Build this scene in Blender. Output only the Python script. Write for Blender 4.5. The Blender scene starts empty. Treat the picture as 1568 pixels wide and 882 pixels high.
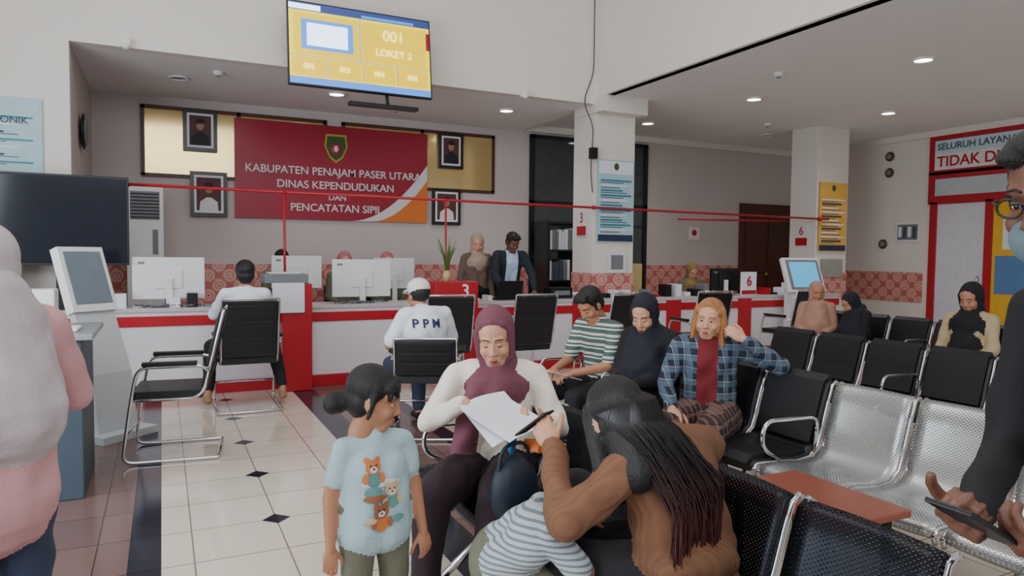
import bpy, bmesh, math, random
import numpy as np
from mathutils import Matrix, Vector
from mathutils.bvhtree import BVHTree
random.seed(7)
SC=bpy.context.scene; COL=SC.collection
def V(*a): return Vector(a)
# ---------------------------------------------------------------- materials
def lin(c):
    return tuple(((x/255)/12.92 if x/255<=.04045 else ((x/255+.055)/1.055)**2.4) for x in c)+(1,)
class NT:
    def __init__(s,name):
        s.m=bpy.data.materials.new(name); s.m.use_nodes=True; s.t=s.m.node_tree
        s.b=s.t.nodes['Principled BSDF']; s.out=s.t.nodes['Material Output']
    def n(s,typ,ins=None,**kw):
        nd=s.t.nodes.new(typ)
        for k,v in kw.items(): setattr(nd,k,v)
        if ins:
            for k,v in ins.items():
                if isinstance(v,bpy.types.NodeSocket): s.t.links.new(v,nd.inputs[k])
                else: nd.inputs[k].default_value=v
        return nd
    def math(s,op,a,b=0.0): return s.n('ShaderNodeMath',{0:a,1:b},operation=op).outputs[0]
    def set(s,k,v):
        if isinstance(v,bpy.types.NodeSocket): s.t.links.new(v,s.b.inputs[k])
        else: s.b.inputs[k].default_value=v
    def obj(s): return s.n('ShaderNodeTexCoord').outputs['Object']
    def mix(s,f,a,b):
        nd=s.t.nodes.new('ShaderNodeMix'); nd.data_type='RGBA'
        for sock,v in ((nd.inputs[0],f),(nd.inputs[6],a),(nd.inputs[7],b)):
            if isinstance(v,bpy.types.NodeSocket): s.t.links.new(v,sock)
            else: sock.default_value=v
        return nd.outputs[2]
    def bump(s,h,st,dist=.01):
        b=s.n('ShaderNodeBump',{'Height':h,'Strength':st,'Distance':dist}); s.t.links.new(b.outputs[0],s.b.inputs['Normal'])
CACHE={}
def mat(name,c,rough=.6,metal=0,nscale=8,namt=.12,bump=0,bscale=60,emis=0,stretch=None,coat=0):
    if name in CACHE: return CACHE[name]
    N=NT(name); c=lin(c); co=N.obj()
    if stretch:
        co=N.n('ShaderNodeMapping',{0:co,3:stretch}).outputs[0]
    nz=N.n('ShaderNodeTexNoise',{'Vector':co,'Scale':nscale,'Detail':4})
    dk=tuple(x*(1-namt) for x in c[:3])+(1,); lt=tuple(min(1,x*(1+namt)) for x in c[:3])+(1,)
    N.set('Base Color',N.mix(nz.outputs[0],dk,lt)); N.set('Roughness',rough); N.set('Metallic',metal)
    if coat: N.set('Coat Weight',coat)
    if bump:
        n2=N.n('ShaderNodeTexNoise',{'Vector':co,'Scale':bscale,'Detail':3}); N.bump(n2.outputs[0],bump)
    if emis:
        N.set('Emission Color',c); N.set('Emission Strength',emis)
    CACHE[name]=N.m; return N.m
def cloth(name,c,amt=.18): return mat(name,c,.85,nscale=14,namt=amt,bump=.25,bscale=90)
def hairm(name,c): return mat(name,c,.42,nscale=30,namt=.5,bump=.6,bscale=60,stretch=(6,6,.6))
def skin(name,c):
    m=mat(name,c,.5,nscale=20,namt=.06,bump=.06,bscale=150)
    b=m.node_tree.nodes['Principled BSDF']; b.inputs['Subsurface Weight'].default_value=.12; b.inputs['Subsurface Radius'].default_value=(.012,.005,.003); b.inputs['Subsurface Scale'].default_value=.5
    return m
def knit(name,c,c2):
    N=NT(name); sp=N.n('ShaderNodeSeparateXYZ',{0:N.obj()})
    h=N.math('SINE',N.math('MULTIPLY',N.math('ADD',sp.outputs[0],N.math('MULTIPLY',sp.outputs[1],.5)),300)); nz=N.n('ShaderNodeTexNoise',{'Vector':N.obj(),'Scale':9,'Detail':3})
    f=N.math('ADD',N.math('MULTIPLY',h,.10),nz.outputs[0])
    N.set('Base Color',N.mix(f,lin(c2),lin(c))); N.set('Roughness',.95); N.bump(h,.35,.003); return N.m
def bands(name,cols,period,axis=2,rough=.85,soft=None):
    N=NT(name); co=N.obj(); sp=N.n('ShaderNodeSeparateXYZ',{0:co})
    f=N.math('FRACT',N.math('MULTIPLY',sp.outputs[axis],1/period))
    cr=N.n('ShaderNodeValToRGB',{0:f}); cr.color_ramp.interpolation='CONSTANT'
    el=cr.color_ramp.elements
    while len(el)<len(cols): el.new(.5)
    for e,(p,c) in zip(el,cols): e.position=p; e.color=lin(c)
    N.set('Base Color',cr.outputs[0]); N.set('Roughness',rough)
    nz=N.n('ShaderNodeTexNoise',{'Vector':co,'Scale':90}); N.bump(nz.outputs[0],.25)
    return N.m
def plaid(name,base,c1,c2,per=.07):
    N=NT(name); co=N.obj(); sp=N.n('ShaderNodeSeparateXYZ',{0:co}); out=lin(base)
    for ax,c,w,off in ((0,c1,.35,0),(2,c1,.35,0),(0,c2,.08,.6),(2,c2,.08,.6)):
        sc=sp.outputs[ax] if ax==2 else N.math('ADD',sp.outputs[0],N.math('MULTIPLY',sp.outputs[1],.6))
        f=N.math('FRACT',N.math('ADD',N.math('MULTIPLY',sc,1/per),off))
        k=N.math('MULTIPLY',N.math('LESS_THAN',f,w),.6)
        out=N.mix(k,out,lin(c))
    N.set('Base Color',out); N.set('Roughness',.9)
    nz=N.n('ShaderNodeTexNoise',{'Vector':co,'Scale':90}); N.bump(nz.outputs[0],.25)
    return N.m
def perf(name,c,metal,rough):
    N=NT(name); sp=N.n('ShaderNodeSeparateXYZ',{0:N.obj()})
    w=N.math('SUBTRACT',sp.outputs[2],sp.outputs[1])
    a=N.math('SUBTRACT',N.math('FRACT',N.math('MULTIPLY',N.math('ADD',sp.outputs[0],w),55)),.5)
    b=N.math('SUBTRACT',N.math('FRACT',N.math('MULTIPLY',N.math('SUBTRACT',sp.outputs[0],w),55)),.5)
    r=N.math('SQRT',N.math('ADD',N.math('MULTIPLY',a,a),N.math('MULTIPLY',b,b)))
    N.set('Base Color',lin(c)); N.set('Metallic',metal); N.set('Roughness',rough)
    N.set('Alpha',N.math('GREATER_THAN',r,.25))
    return N.m
def tiles(name,c,c2,size,ox,oy,rough=.1):
    N=NT(name); mp=N.n('ShaderNodeMapping',{0:N.obj(),1:(-ox,-oy,0)})
    bk=N.n('ShaderNodeTexBrick',{'Vector':mp.outputs[0],'Scale':1,'Mortar Size':.004,'Brick Width':size,'Row Height':size,'Color1':lin(c),'Color2':lin(c2),'Mortar':lin(tuple(x*.55 for x in c))})
    bk.offset=0; bk.squash=1
    nz=N.n('ShaderNodeTexNoise',{'Vector':N.obj(),'Scale':5,'Detail':6})
    N.set('Base Color',N.mix(N.math('MULTIPLY',nz.outputs[0],.25),bk.outputs[0],lin(tuple(x*.8 for x in c))))
    N.set('Roughness',rough); return N.m
def floral(name):
    N=NT(name); sp=N.n('ShaderNodeSeparateXYZ',{0:N.obj()})
    u=N.math('ADD',sp.outputs[0],sp.outputs[1]); z=sp.outputs[2]
    a=N.math('SUBTRACT',N.math('FRACT',N.math('MULTIPLY',N.math('ADD',u,z),3.6)),.5)
    b=N.math('SUBTRACT',N.math('FRACT',N.math('MULTIPLY',N.math('SUBTRACT',u,z),3.6)),.5)
    r=N.math('SQRT',N.math('ADD',N.math('MULTIPLY',a,a),N.math('MULTIPLY',b,b)))
    nz=N.n('ShaderNodeTexNoise',{'Vector':N.obj(),'Scale':22})
    r=N.math('ADD',r,N.math('MULTIPLY',N.math('SUBTRACT',nz.outputs[0],.5),.22))
    cr=N.n('ShaderNodeValToRGB',{0:r}); el=cr.color_ramp.elements
    cols=[(0,(178,60,70)),(.14,(222,190,172)),(.22,(206,112,112)),(.36,(220,176,160)),(.5,(190,104,104))]
    while len(el)<5: el.new(.5)
    for e,(p,c) in zip(el,cols): e.position=p; e.color=lin(c)
    N.set('Base Color',cr.outputs[0]); N.set('Roughness',.4); return N.m
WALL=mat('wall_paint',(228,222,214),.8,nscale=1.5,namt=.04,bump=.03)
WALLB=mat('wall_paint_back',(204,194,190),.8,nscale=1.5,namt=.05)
CEIL=mat('ceiling_paint',(236,234,234),.85,nscale=1,namt=.03)
CHROME=mat('chrome',(205,205,208),.14,1,namt=.03)
BLACKP=mat('black_plastic',(14,15,18),.4)
LEATH=mat('black_leather',(18,19,24),.42,bump=.15,bscale=180)
WHITEP=mat('white_plastic',(228,229,229),.4,namt=.03)
GREYP=mat('grey_plastic',(120,124,130),.5,namt=.05)
RED=mat('red_laminate',(178,22,38),.35,namt=.06)
WHL=mat('white_laminate',(226,222,228),.3,namt=.03)
STONE=mat('counter_stone',(196,190,190),.25,nscale=60,namt=.25)
PAPER=mat('paper',(230,232,240),.9,namt=.03)
BROWNW=mat('dark_wood',(84,48,34),.45,nscale=10,namt=.3,stretch=(1,1,8))
SILV=perf('perforated_steel',(196,200,200),.85,.34)
DARKM=perf('perforated_black_steel',(32,36,44),.7,.35)
# ---------------------------------------------------------------- mesh builder
class MB:
    def __init__(s): s.v=[];s.f=[];s.mi=[];s.ms=[];s.sm=[]
    def add(s,vs,fs,m,smooth=False,M=None):
        o=len(s.v)
        if m not in s.ms: s.ms.append(m)
        i=s.ms.index(m)
        for p in vs:
            p=Vector(p); s.v.append(M@p if M else p)
        for f in fs: s.f.append([o+k for k in f]); s.mi.append(i); s.sm.append(smooth)
        return s
    def box(s,x0,x1,y0,y1,z0,z1,m,M=None):
        vs=[(x,y,z) for x in (x0,x1) for y in (y0,y1) for z in (z0,z1)]
        return s.add(vs,[(0,1,3,2),(4,6,7,5),(0,4,5,1),(2,3,7,6),(0,2,6,4),(1,5,7,3)],m,M=M)
    def prism(s,prof,x0,x1,m,M=None):
        n=len(prof); vs=[(x0,y,z) for y,z in prof]+[(x1,y,z) for y,z in prof]
        fs=[tuple(range(n))[::-1],tuple(range(n,2*n))]+[(i,(i+1)%n,n+(i+1)%n,n+i) for i in range(n)]
        return s.add(vs,fs,m,M=M)
    def tube(s,pts,r,m,n=8,M=None,closed=False,r2=None):
        pts=[Vector(p) for p in pts]; L=len(pts); vs=[];fs=[]; up=None
        for i,p in enumerate(pts):
            a=pts[(i-1)%L] if (closed or i>0) else p; b=pts[(i+1)%L] if (closed or i<L-1) else p
            t=(b-a).normalized()
            if up is None: up=t.orthogonal().normalized()
            up=(up-t*up.dot(t)); up=up.normalized() if up.length>1e-6 else t.orthogonal().normalized()
            w=t.cross(up); rr=r if r2 is None else r+(r2-r)*i/(L-1)
            for k in range(n):
                an=2*math.pi*k/n; vs.append(p+(up*math.cos(an)+w*math.sin(an))*rr)
        for i in range(L if closed else L-1):
            for k in range(n):
                j=(i+1)%L; fs.append((i*n+k,i*n+(k+1)%n,j*n+(k+1)%n,j*n+k))
        if not closed: fs+= [tuple(range(n))[::-1],tuple((L-1)*n+k for k in range(n))]
        return s.add(vs,fs,m,True,M)
    def ell(s,c,r,m,R=None,M=None,n=16,k=10):
        vs=[];fs=[]
        for i in range(k+1):
            ph=-math.pi/2+math.pi*i/k
            for j in range(n):
                th=2*math.pi*j/n; p=Vector((r[0]*math.cos(ph)*math.cos(th),r[1]*math.cos(ph)*math.sin(th),r[2]*math.sin(ph)))
                if R: p=R@p
                vs.append(p+Vector(c))
        for i in range(k):
            for j in range(n): fs.append((i*n+j,i*n+(j+1)%n,(i+1)*n+(j+1)%n,(i+1)*n+j))
        return s.add(vs,fs,m,True,M)
    def obj(s,name,bevel=0,parent=None,M=None,seg=2):
        me=bpy.data.meshes.new(name); me.from_pydata([tuple(p) for p in s.v],[],s.f)
        for m in s.ms: me.materials.append(m)
        me.polygons.foreach_set('material_index',s.mi); me.polygons.foreach_set('use_smooth',s.sm)
        bm=bmesh.new(); bm.from_mesh(me); bmesh.ops.recalc_face_normals(bm,faces=bm.faces); bm.to_mesh(me); bm.free()
        o=bpy.data.objects.new(name,me); COL.objects.link(o)
        if bevel:
            b=o.modifiers.new('bevel','BEVEL'); b.width=bevel; b.segments=seg; b.limit_method='ANGLE'; b.angle_limit=math.radians(40)
        if parent: o.parent=parent
        if M: o.matrix_local=M
        return o
def fillet(pts,rad,seg=5):
    pts=[Vector(p) for p in pts]; out=[pts[0]]
    for i in range(1,len(pts)-1):
        p=pts[i]; a=pts[i-1]-p; b=pts[i+1]-p; r=min(rad,a.length*.49,b.length*.49)
        A=p+a.normalized()*r; B=p+b.normalized()*r
        for k in range(seg+1):
            t=k/seg; out.append(A*(1-t)**2+p*2*t*(1-t)+B*t*t)
    out.append(pts[-1]); return out
def MT(x,y,h=0,z=0): return Matrix.Translation((x,y,z))@Matrix.Rotation(h,4,'Z')
def head_ang(fx,fy): return math.atan2(-fx,fy)
def text(s,size,loc,rot,m,parent,align='CENTER',ext=.002,name='lettering',bold=0):
    c=bpy.data.curves.new(name,'FONT'); c.body=s; c.size=size; c.align_x=align; c.align_y='CENTER'; c.extrude=ext; c.offset=bold
    o=bpy.data.objects.new(name,c); COL.objects.link(o)
    dg=bpy.context.evaluated_depsgraph_get(); dg.update()
    me=bpy.data.meshes.new_from_object(o.evaluated_get(dg)); me.materials.clear(); me.materials.append(m)
    bpy.data.objects.remove(o); o=bpy.data.objects.new(name,me); COL.objects.link(o)
    o.parent=parent; o.location=loc; o.rotation_euler=[math.radians(a) for a in rot]; return o
FR=(90,0,0)
# ================================================================= ROOM
BY=10.7; RX=11.8; ZC=3.5; ZR=3.6
f=MB()
CRM=tiles('cream_tiles',(228,216,200),(220,208,192),.42,.12,3.55)
BRN=tiles('brown_tiles',(124,98,92),(114,90,86),.42,.12,3.55,.16)
DRK=tiles('slate_border_tiles',(36,38,50),(48,48,60),.42,.12,3.55,.16)
xs=[(-3.4,-.16,BRN),(-.16,-.02,DRK),(-.02,1.2,CRM),(1.2,1.42,DRK),(1.42,1.95,BRN),(1.95,2.1,DRK),(2.1,RX,CRM)]
for a,b,m in xs: f.add([(a,-4,0),(b,-4,0),(b,BY,0),(a,BY,0)],[(0,1,2,3)],m)
for i in range(-2,6):
    y=3.97+.855*i; r=.075
    f.add([(.54-r,y,.001),(.54,y-r,.001),(.54+r,y,.001),(.54,y+r,.001)],[(0,1,2,3)],DRK)
f.obj('floor')
def wall(name,b,m=WALL): o=MB().box(*b,m).obj(name); return o
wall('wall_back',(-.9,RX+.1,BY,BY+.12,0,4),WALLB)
wall('wall_right',(RX,RX+.12,-4,BY,0,4),WALL)
wall('wall_front_left',(-3.4,-.8,8.3,8.42,0,6),WALL)
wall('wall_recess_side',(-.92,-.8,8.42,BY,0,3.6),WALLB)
wall('wall_upper_front',(-.8,5.35,8.3,8.45,ZC,6),WALL)
wall('wall_upper_fascia',(5.35,5.5,-4,8.3,ZR,6),WALL)
m=MB(); m.box(-3.52,-3.4,-4,.6,0,6,WALL); m.box(-3.52,-3.4,.6,5.6,2.9,6,WALL); m.box(-3.52,-3.4,5.6,8.42,0,6,WALL); m.obj('wall_left')
m=MB(); m.box(-3.5,-3.42,.6,.68,0,2.9,GREYP)
for y in (2.2,3.9,5.52): m.box(-3.5,-3.42,y,y+.08,0,2.9,GREYP)
m.box(-3.5,-3.42,.6,5.6,2.82,2.9,GREYP); m.obj('window_1')
wall('ceiling_atrium',(-3.5,5.5,-4,8.45,6,6.1),CEIL)
wall('ceiling_recess',(-.9,5.4,8.45,BY,ZC,ZC+.1),CEIL)
wall('ceiling',(5.4,RX,-4,BY,ZR,ZR+.1),CEIL)
MB().box(5.3,6.05,8.1,8.8,3.38,3.6,WALL).obj('trim_1')
MB().box(5.5,RX,10.62,BY,3.5,3.6,WALL).box(RX-.08,RX,-4,10.62,3.5,3.6,WALL).obj('trim_2')
FL=floral('floral_wainscot')
MB().box(-.8,5.56,BY-.02,BY,.72,1.27,FL).box(8.0,10.25,BY-.02,BY,.72,1.27,FL).obj('trim_3')
MB().box(RX-.02,RX,7.9,BY,.68,1.2,FL).obj('trim_4')
for (x0,x1) in ((5.32,5.99),(9.63,10.36)):
    p=MB(); p.box(x0,x1,8.3,8.85,0,3.6,WALL); p.box(x0-.012,x1+.012,8.288,8.862,.78,1.2,FL); p.obj('pillar',.008)
LE=mat('lamp_glow',(255,246,235),.5,emis=14)
for i,(x,y,z) in enumerate(((7.4,5.04,ZR),(7.26,7.35,ZR),(9.67,7.1,ZR),(7.1,9.5,ZR),(4.43,9.24,ZC),(2.05,9.36,ZC),(9.3,4.6,ZR),(.2,9.4,ZC),(9.6,9.4,ZR))):
    d=MB(); n=24
    ring=[(x+.1*math.cos(2*math.pi*k/n),y+.1*math.sin(2*math.pi*k/n),z-.012) for k in range(n)]
    d.tube(ring,.012,WHITEP,6,closed=True); 
    if i<6: d.add([(x+.09*math.cos(2*math.pi*k/n),y+.09*math.sin(2*math.pi*k/n),z-.01) for k in range(n)],[tuple(range(n))],LE)
    else: d.add([(x+.09*math.cos(2*math.pi*k/n),y+.09*math.sin(2*math.pi*k/n),z-.01) for k in range(n)],[tuple(range(n))],GREYP)
    d.obj('ceiling_downlight')
    if i<6:
        l=bpy.data.lights.new('downlight_lamp','SPOT'); l.energy=50 if i<4 else 28; l.spot_size=2.2; l.spot_blend=.8; l.shadow_soft_size=.1; l.color=(1,.95,.89)
        o=bpy.data.objects.new('downlight_lamp',l); o.location=(x,y,z-.05); COL.objects.link(o)
for (x,y,z) in ((6.5,6.2,ZR),(8.8,8.6,ZR),(3.0,9.9,ZC),(.6,8.9,ZC)):
    MB().ell((x,y,z-.01),(.06,.06,.04),WHITEP).ell((x,y,z-.045),(.025,.025,.02),GREYP).obj('smoke_detector')
# ================================================================= COUNTER
c=MB(); Y0=7.78
for (xa,xb,yb_) in ((-1.7,5.3,8.26),(5.3,9.6,8.26)): c.box(xa,xb,Y0,yb_,.84,.88,STONE)
c.box(-1.7,9.6,Y0+.02,Y0+.05,.12,.72,WHL); c.box(-1.7,9.6,Y0+.005,Y0+.05,.70,.80,RED); c.box(-1.7,9.6,Y0+.02,Y0+.05,.8,.84,WHL)
c.box(-1.7,9.6,Y0-.01,Y0+.05,0,.12,RED)
for x in (1.17,2.85,4.7,6.2,7.5): c.box(x,x+.24,Y0-.005,Y0+.05,.0,.84,RED)
c.obj('service_counter',.004)
c=MB(); c.box(-.7,5.2,8.98,9.4,.72,.76,WHL)
for x in (-.6,1.75,3.4,5.1): c.box(x,x+.04,8.98,9.38,0,.72,WHL)
c.obj('back_office_desk',.004)
p=MB(); p.box(1.1,1.4,7.56,7.765,0,1.12,RED); p.obj('red_divider_panel',.008)
o=MB().box(2.74,3.26,7.5,7.765,0,1.13,RED).obj('red_queue_pedestal',.01); text('3',.2,(3.1,7.495,1.02),FR,WHITEP,o,bold=.003)
r=MB(); r.tube([(-.3,8.16,2.11),(9.8,8.2,2.07)],.016,RED); r.tube([(1.21,8.15,2.11),(1.21,8.12,.88)],.014,RED); r.tube([(3.1,8.15,2.11),(3.1,8.12,.88)],.014,RED)
r.tube([(-.3,8.16,2.11),(-.3,8.3,2.11)],.016,RED); r.ell((5.25,8.19,2.09),(.03,.03,.03),RED); r.ell((9.6,8.2,2.07),(.04,.04,.04),RED)
r.tube([(7.6,9.3,2.05),(9.8,8.9,2.06)],.016,RED); r.obj('red_hanging_rail')
def monitor(x,y,w,h,z0,back=WHITEP,rot=0,base=.88):
    m=MB(); cz=z0+h/2
    m.box(-w/2,w/2,-.02,.02,z0,z0+h,back); m.box(-w/2+.015,w/2-.015,.02,.024,z0+.02,z0+h-.015,BLACKP)
    m.box(-.12,.12,-.035,-.02,cz-.1,cz+.08,back)
    m.box(-.03,.03,-.06,-.03,base+.01,cz,WHITEP); m.box(-.12,.12,-.12,.08,base,base+.014,GREYP)
    m.box(-w/2+.05,-w/2+.11,-.0215,-.02,z0+h-.07,z0+h-.045,GREYP)
    m.obj('computer_monitor',.006,M=MT(x,y,rot))
monitor(.06,8.02,.66,.42,.96); monitor(2.03,8.0,.66,.42,.95); monitor(1.5,9.12,.6,.4,1.0,base=.76); monitor(2.75,9.14,.55,.4,.98,base=.76)
monitor(7.5,8.1,.52,.34,.93,BLACKP)
for (x,y) in ((.05,7.88),(2.0,7.88)):
    m=MB()
    for k in range(5):
        pts=[(x+(j/14-.5)*.6,y+.05*math.sin(j*.9+k*2)*.8,.888+.02*abs(math.sin(j*1.1+k))) for j in range(15)]
        m.tube(pts,.005,BLACKP if k%2 else GREYP,6)
    m.obj('cable_bundle')
m=MB(); m.box(-1.95,-.29,7.95,8.0,1.3,2.16,BLACKP); m.box(-1.93,-.31,7.942,7.95,1.32,2.14,mat('dark_screen',(16,22,36),.12)); m.box(-1.4,-1.2,7.9,8.1,.88,1.3,BLACKP); m.box(-.9,-.7,7.9,8.1,.88,1.3,BLACKP)
m.obj('large_black_television',.006)
m=MB(); m.box(-.38,.02,9.7,10.02,0,2.24,WHITEP); m.box(-.34,-.02,9.69,9.7,1.82,2.16,GREYP)
for k in range(8): m.box(-.33,-.03,9.68,9.695,1.84+k*.04,1.855+k*.04,BLACKP)
m.box(-.1,-.04,9.69,9.7,1.4,1.7,GREYP); m.obj('standing_air_conditioner',.015)
m=MB(); m.box(-.18,.18,-.12,.12,.885,.9,BLACKP); m.box(-.18,.18,-.13,-.12,0,.25,BLACKP,M=MT(0,0,0,.9)@Matrix.Rotation(math.radians(12),4,'X')); m.obj('laptop',.004,M=MT(3.85,8.05,.1))
m=MB(); m.box(.93,1.36,7.55,7.95,1.125,1.22,GREYP); m.box(1.0,1.32,7.535,7.55,.82,1.13,PAPER); m.box(.98,1.3,7.6,7.9,1.22,1.235,WHITEP); m.obj('ticket_printer',.008)
m=MB(); m.box(4.5,4.82,8.0,8.2,.88,1.02,BLACKP); m.box(4.55,4.78,7.99,8.0,.92,.98,GREYP); m.prism([(7.98,.88),(8.2,.88),(8.2,.95)],4.9,5.2,PAPER); m.obj('desk_printer',.01)
m=MB(); 
for k in range(9):
    x=-.9+k*.16; m.box(x,x+.1,7.85+.02*(k%3),8.05,.88,.9+.04*(k%4),random.choice([PAPER,RED,BLACKP,WHITEP,GREYP]))
m.obj('desk_clutter',.004)
m=MB()
for k in range(34):
    x=3.4+k*.17
    if 3.6<x<4.1 or 4.45<x<5.25 or 7.2<x<8: continue
    m.box(x,x+.05+.05*random.random(),7.88+.05*random.random(),8.1,.88,.89+random.choice([.02,.05,.09,.16]),[PAPER,WHITEP,BLACKP,GREYP,RED,BLACKP][k%6])
m.obj('desk_stationery',.004)
m=MB(); GR=mat('plant_green',(84,110,50),.6,namt=.3)
m.ell((2.92,7.63,1.19),(.05,.05,.07),mat('plant_pot',(190,170,120),.5))
for k in range(18):
    a=k*2.4; L=.30+.14*random.random()
    m.tube([(2.92,7.63,1.2),(2.92+.04*math.cos(a),7.63+.04*math.sin(a),1.2+L*.6),(2.92+.11*math.cos(a),7.63+.11*math.sin(a),1.2+L)],.012,GR,5,r2=.002)
m.obj('potted_spider_plant')
m=MB(); m.box(6.15,6.6,8.9,9.1,.9,1.32,mat('yellow_box',(206,186,128),.7)); m.box(6.1,6.75,8.88,9.2,0,.9,WHL); m.obj('cardboard_box',.006)
o=MB().box(7.65,7.95,7.9,7.92,.88,1.22,PAPER).box(7.66,7.94,7.895,7.9,.89,.95,RED).obj('counter_number_sign',.003); text('6',.2,(7.8,7.893,1.08),FR,RED,o,bold=.003)
BLUE=mat('kiosk_blue_screen',(70,150,190),.3,emis=1.2)
m=MB()
m.prism([(-.10,.0),(.14,.0),(.14,.9),(.02,.95),(-.08,.9)],-.2,.2,WHITEP)
T=Matrix.Translation((0,0,1.18))@Matrix.Rotation(math.radians(-25),4,'X')
m.box(-.3,.3,-.03,.03,-.27,.27,WHITEP,M=T); m.box(-.2,.24,-.036,-.03,-.2,.2,BLUE,M=T); m.box(-.25,.28,-.033,-.03,-.24,.235,GREYP,M=T)
m.obj('self_service_kiosk',.01,M=MT(8.45,7.5,-.25))
m=MB(); prof=[(.02,.06),(-.06,.06),(-.13,.5),(-.32,1.05),(-.46,1.43),(-.41,1.45),(-.26,1.05),(-.04,.5)]
KW=mat('kiosk_grey_white',(190,196,200),.35,namt=.04)
m.prism(prof,-.17,.17,KW); m.box(-.24,.24,-.24,.16,0,.06,KW)
T=Matrix.Translation((0,-.335,1.2))@Matrix.Rotation(math.radians(20),4,'X')
m.box(-.19,.19,-.035,.05,-.26,.27,WHITEP,M=T); m.box(-.155,.155,.05,.056,-.2,.23,mat('kiosk_screen_glass',(110,124,136),.12),M=T)
m.obj('self_service_kiosk',.012,M=MT(-.33,6.25,head_ang(.66,-.75)))
m=MB(); TEAL=mat('desk_teal_grey',(66,80,92),.5); m.box(-1.9,-.42,4.75,5.45,.0,.93,TEAL); m.box(-1.95,-.36,4.7,5.5,.93,.965,mat('desk_top_grey',(150,156,160),.35))
m.obj('reception_desk',.008)
m=MB(); m.box(-.95,-.66,4.95,5.2,.966,1.08,WHITEP); m.box(-.75,-.6,5.2,5.38,.966,1.2,WHITEP); m.box(-1.0,-.78,5.28,5.42,.966,1.16,RED); m.box(-.6,-.45,4.85,5.1,.966,.985,PAPER); m.obj('desk_scanner',.01)
# ================================================================= SIGNS
BANR=mat('banner_red',(158,16,44),.35,namt=.05); OR=mat('banner_orange',(226,120,40),.4); WT=mat('sign_white',(226,222,222),.5,namt=.02)
b=MB(); yb=BY-.05
b.box(.92,3.74,yb,BY-.01,1.92,3.30,BANR)
def sweep(x0,z0,m,dy):
    pts=[]
    for k in range(13):
        t=k/12; pts.append((x0+(3.74-x0)*t, yb-dy, 1.92+(z0-1.92)*(t**1.9)))
    b.add(pts+[(3.74,yb-dy,1.92)],[tuple(range(14))],m)
sweep(2.55,2.82,WT,.002); sweep(2.85,2.58,OR,.004)
ban=b.obj('department_banner',0)
for t,z,s in (('KABUPATEN PENAJAM PASER UTARA',2.62,.155),('DINAS KEPENDUDUKAN',2.42,.155),('DAN',2.25,.12),('PENCATATAN SIPIL',2.09,.155)):
    text(t,s,(2.34,yb-.006,z),FR,WT,ban,ext=.01,bold=.0015)
g=MB(); GRN=mat('crest_green',(60,90,50),.5); GLD=mat('crest_gold',(200,160,60),.4)
sh=[(-.15,.2),(.15,.2),(.17,.02),(.1,-.14),(0,-.22),(-.1,-.14),(-.17,.02)]
g.add([(2.32+x,yb-.01,2.98+z) for x,z in sh],[tuple(range(7))],GLD); g.add([(2.32+x*.85,yb-.014,2.98+z*.85) for x,z in sh],[tuple(range(7))],GRN)
g.ell((2.32,yb-.014,2.97),(.075,.01,.09),RED); g.ell((2.32,yb-.02,2.97),(.035,.01,.05),WT); g.obj('crest',0,ban)
GOLDM=mat('gold_mirror_glass',(220,194,134),.14,.5,nscale=1,namt=.08)
for (x0,x1) in ((-.24,2.19),(2.41,4.91)):
    w=MB(); w.box(x0,x1,BY-.015,BY-.004,2.45,3.37,GOLDM)
    for a in ((x0,x1,2.43,2.48),(x0,x1,3.33,3.38)): w.box(a[0],a[1],BY-.03,BY-.004,a[2],a[3],BROWNW)
    for x in (x0,(x0+x1)/2-.02,x1-.05): w.box(x,x+.05,BY-.03,BY-.004,2.45,3.37,BROWNW)
    w.obj('window_%d'%(2 if x0<0 else 3))
SUIT=mat('portrait_dark_suit',(24,22,28),.6); SK0=mat('portrait_skin',(170,125,100),.6); PBK=mat('portrait_backdrop',(90,50,50),.6)
def portrait(x0,x1,z0,z1,y=BY-.07):
    w=MB(); w.box(x0,x1,y,y+.03,z0,z1,mat('picture_frame_black',(30,22,20),.3)); w.box(x0+.05,x1-.05,y-.004,y,z0+.05,z1-.05,PAPER); w.box(x0+.08,x1-.08,y-.006,y-.004,z0+.08,z1-.08,PBK)
    cx=(x0+x1)/2; cz=z0+(z1-z0)*.62
    w.ell((cx,y-.006,cz),(.05,.006,.065),SK0); w.ell((cx,y-.008,cz+.05),(.055,.006,.035),SUIT)
    w.add([(cx-.12,y-.008,z0+.08),(cx+.12,y-.008,z0+.08),(cx+.11,y-.008,z0+.2),(cx+.03,y-.008,z0+.26),(cx-.03,y-.008,z0+.26),(cx-.11,y-.008,z0+.2)],[(0,1,2,3,4,5)],SUIT if z0>2.5 else WT)
    w.obj('framed_portrait',.004)
portrait(.27,.70,2.80,3.36); portrait(.35,.82,1.92,2.53); portrait(3.92,4.34,2.79,3.35); portrait(3.82,4.30,1.90,2.47)
g=MB(); DGL=mat('dark_glass',(58,66,70),.05,namt=.3,coat=.6); FRM=mat('dark_aluminium',(20,22,26),.35)
g.box(5.56,7.97,BY-.03,BY-.02,.2,3.45,DGL)
for x in (5.56,6.72,7.9): g.box(x,x+.08,BY-.06,BY-.01,0,3.45,FRM)
for z in (0,2.3,3.4): g.box(5.56,7.97,BY-.06,BY-.01,z,z+.06,FRM)
g.obj('door_1')
g=MB(); g.box(5.6,6.5,10.1,10.55,0,.05,FRM)
for z in (.5,1.0,1.5,1.95): g.box(5.62,6.48,10.12,10.5,z,z+.03,FRM)
for x in (5.6,6.45): g.box(x,x+.05,10.1,10.55,0,2.0,FRM)
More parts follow.
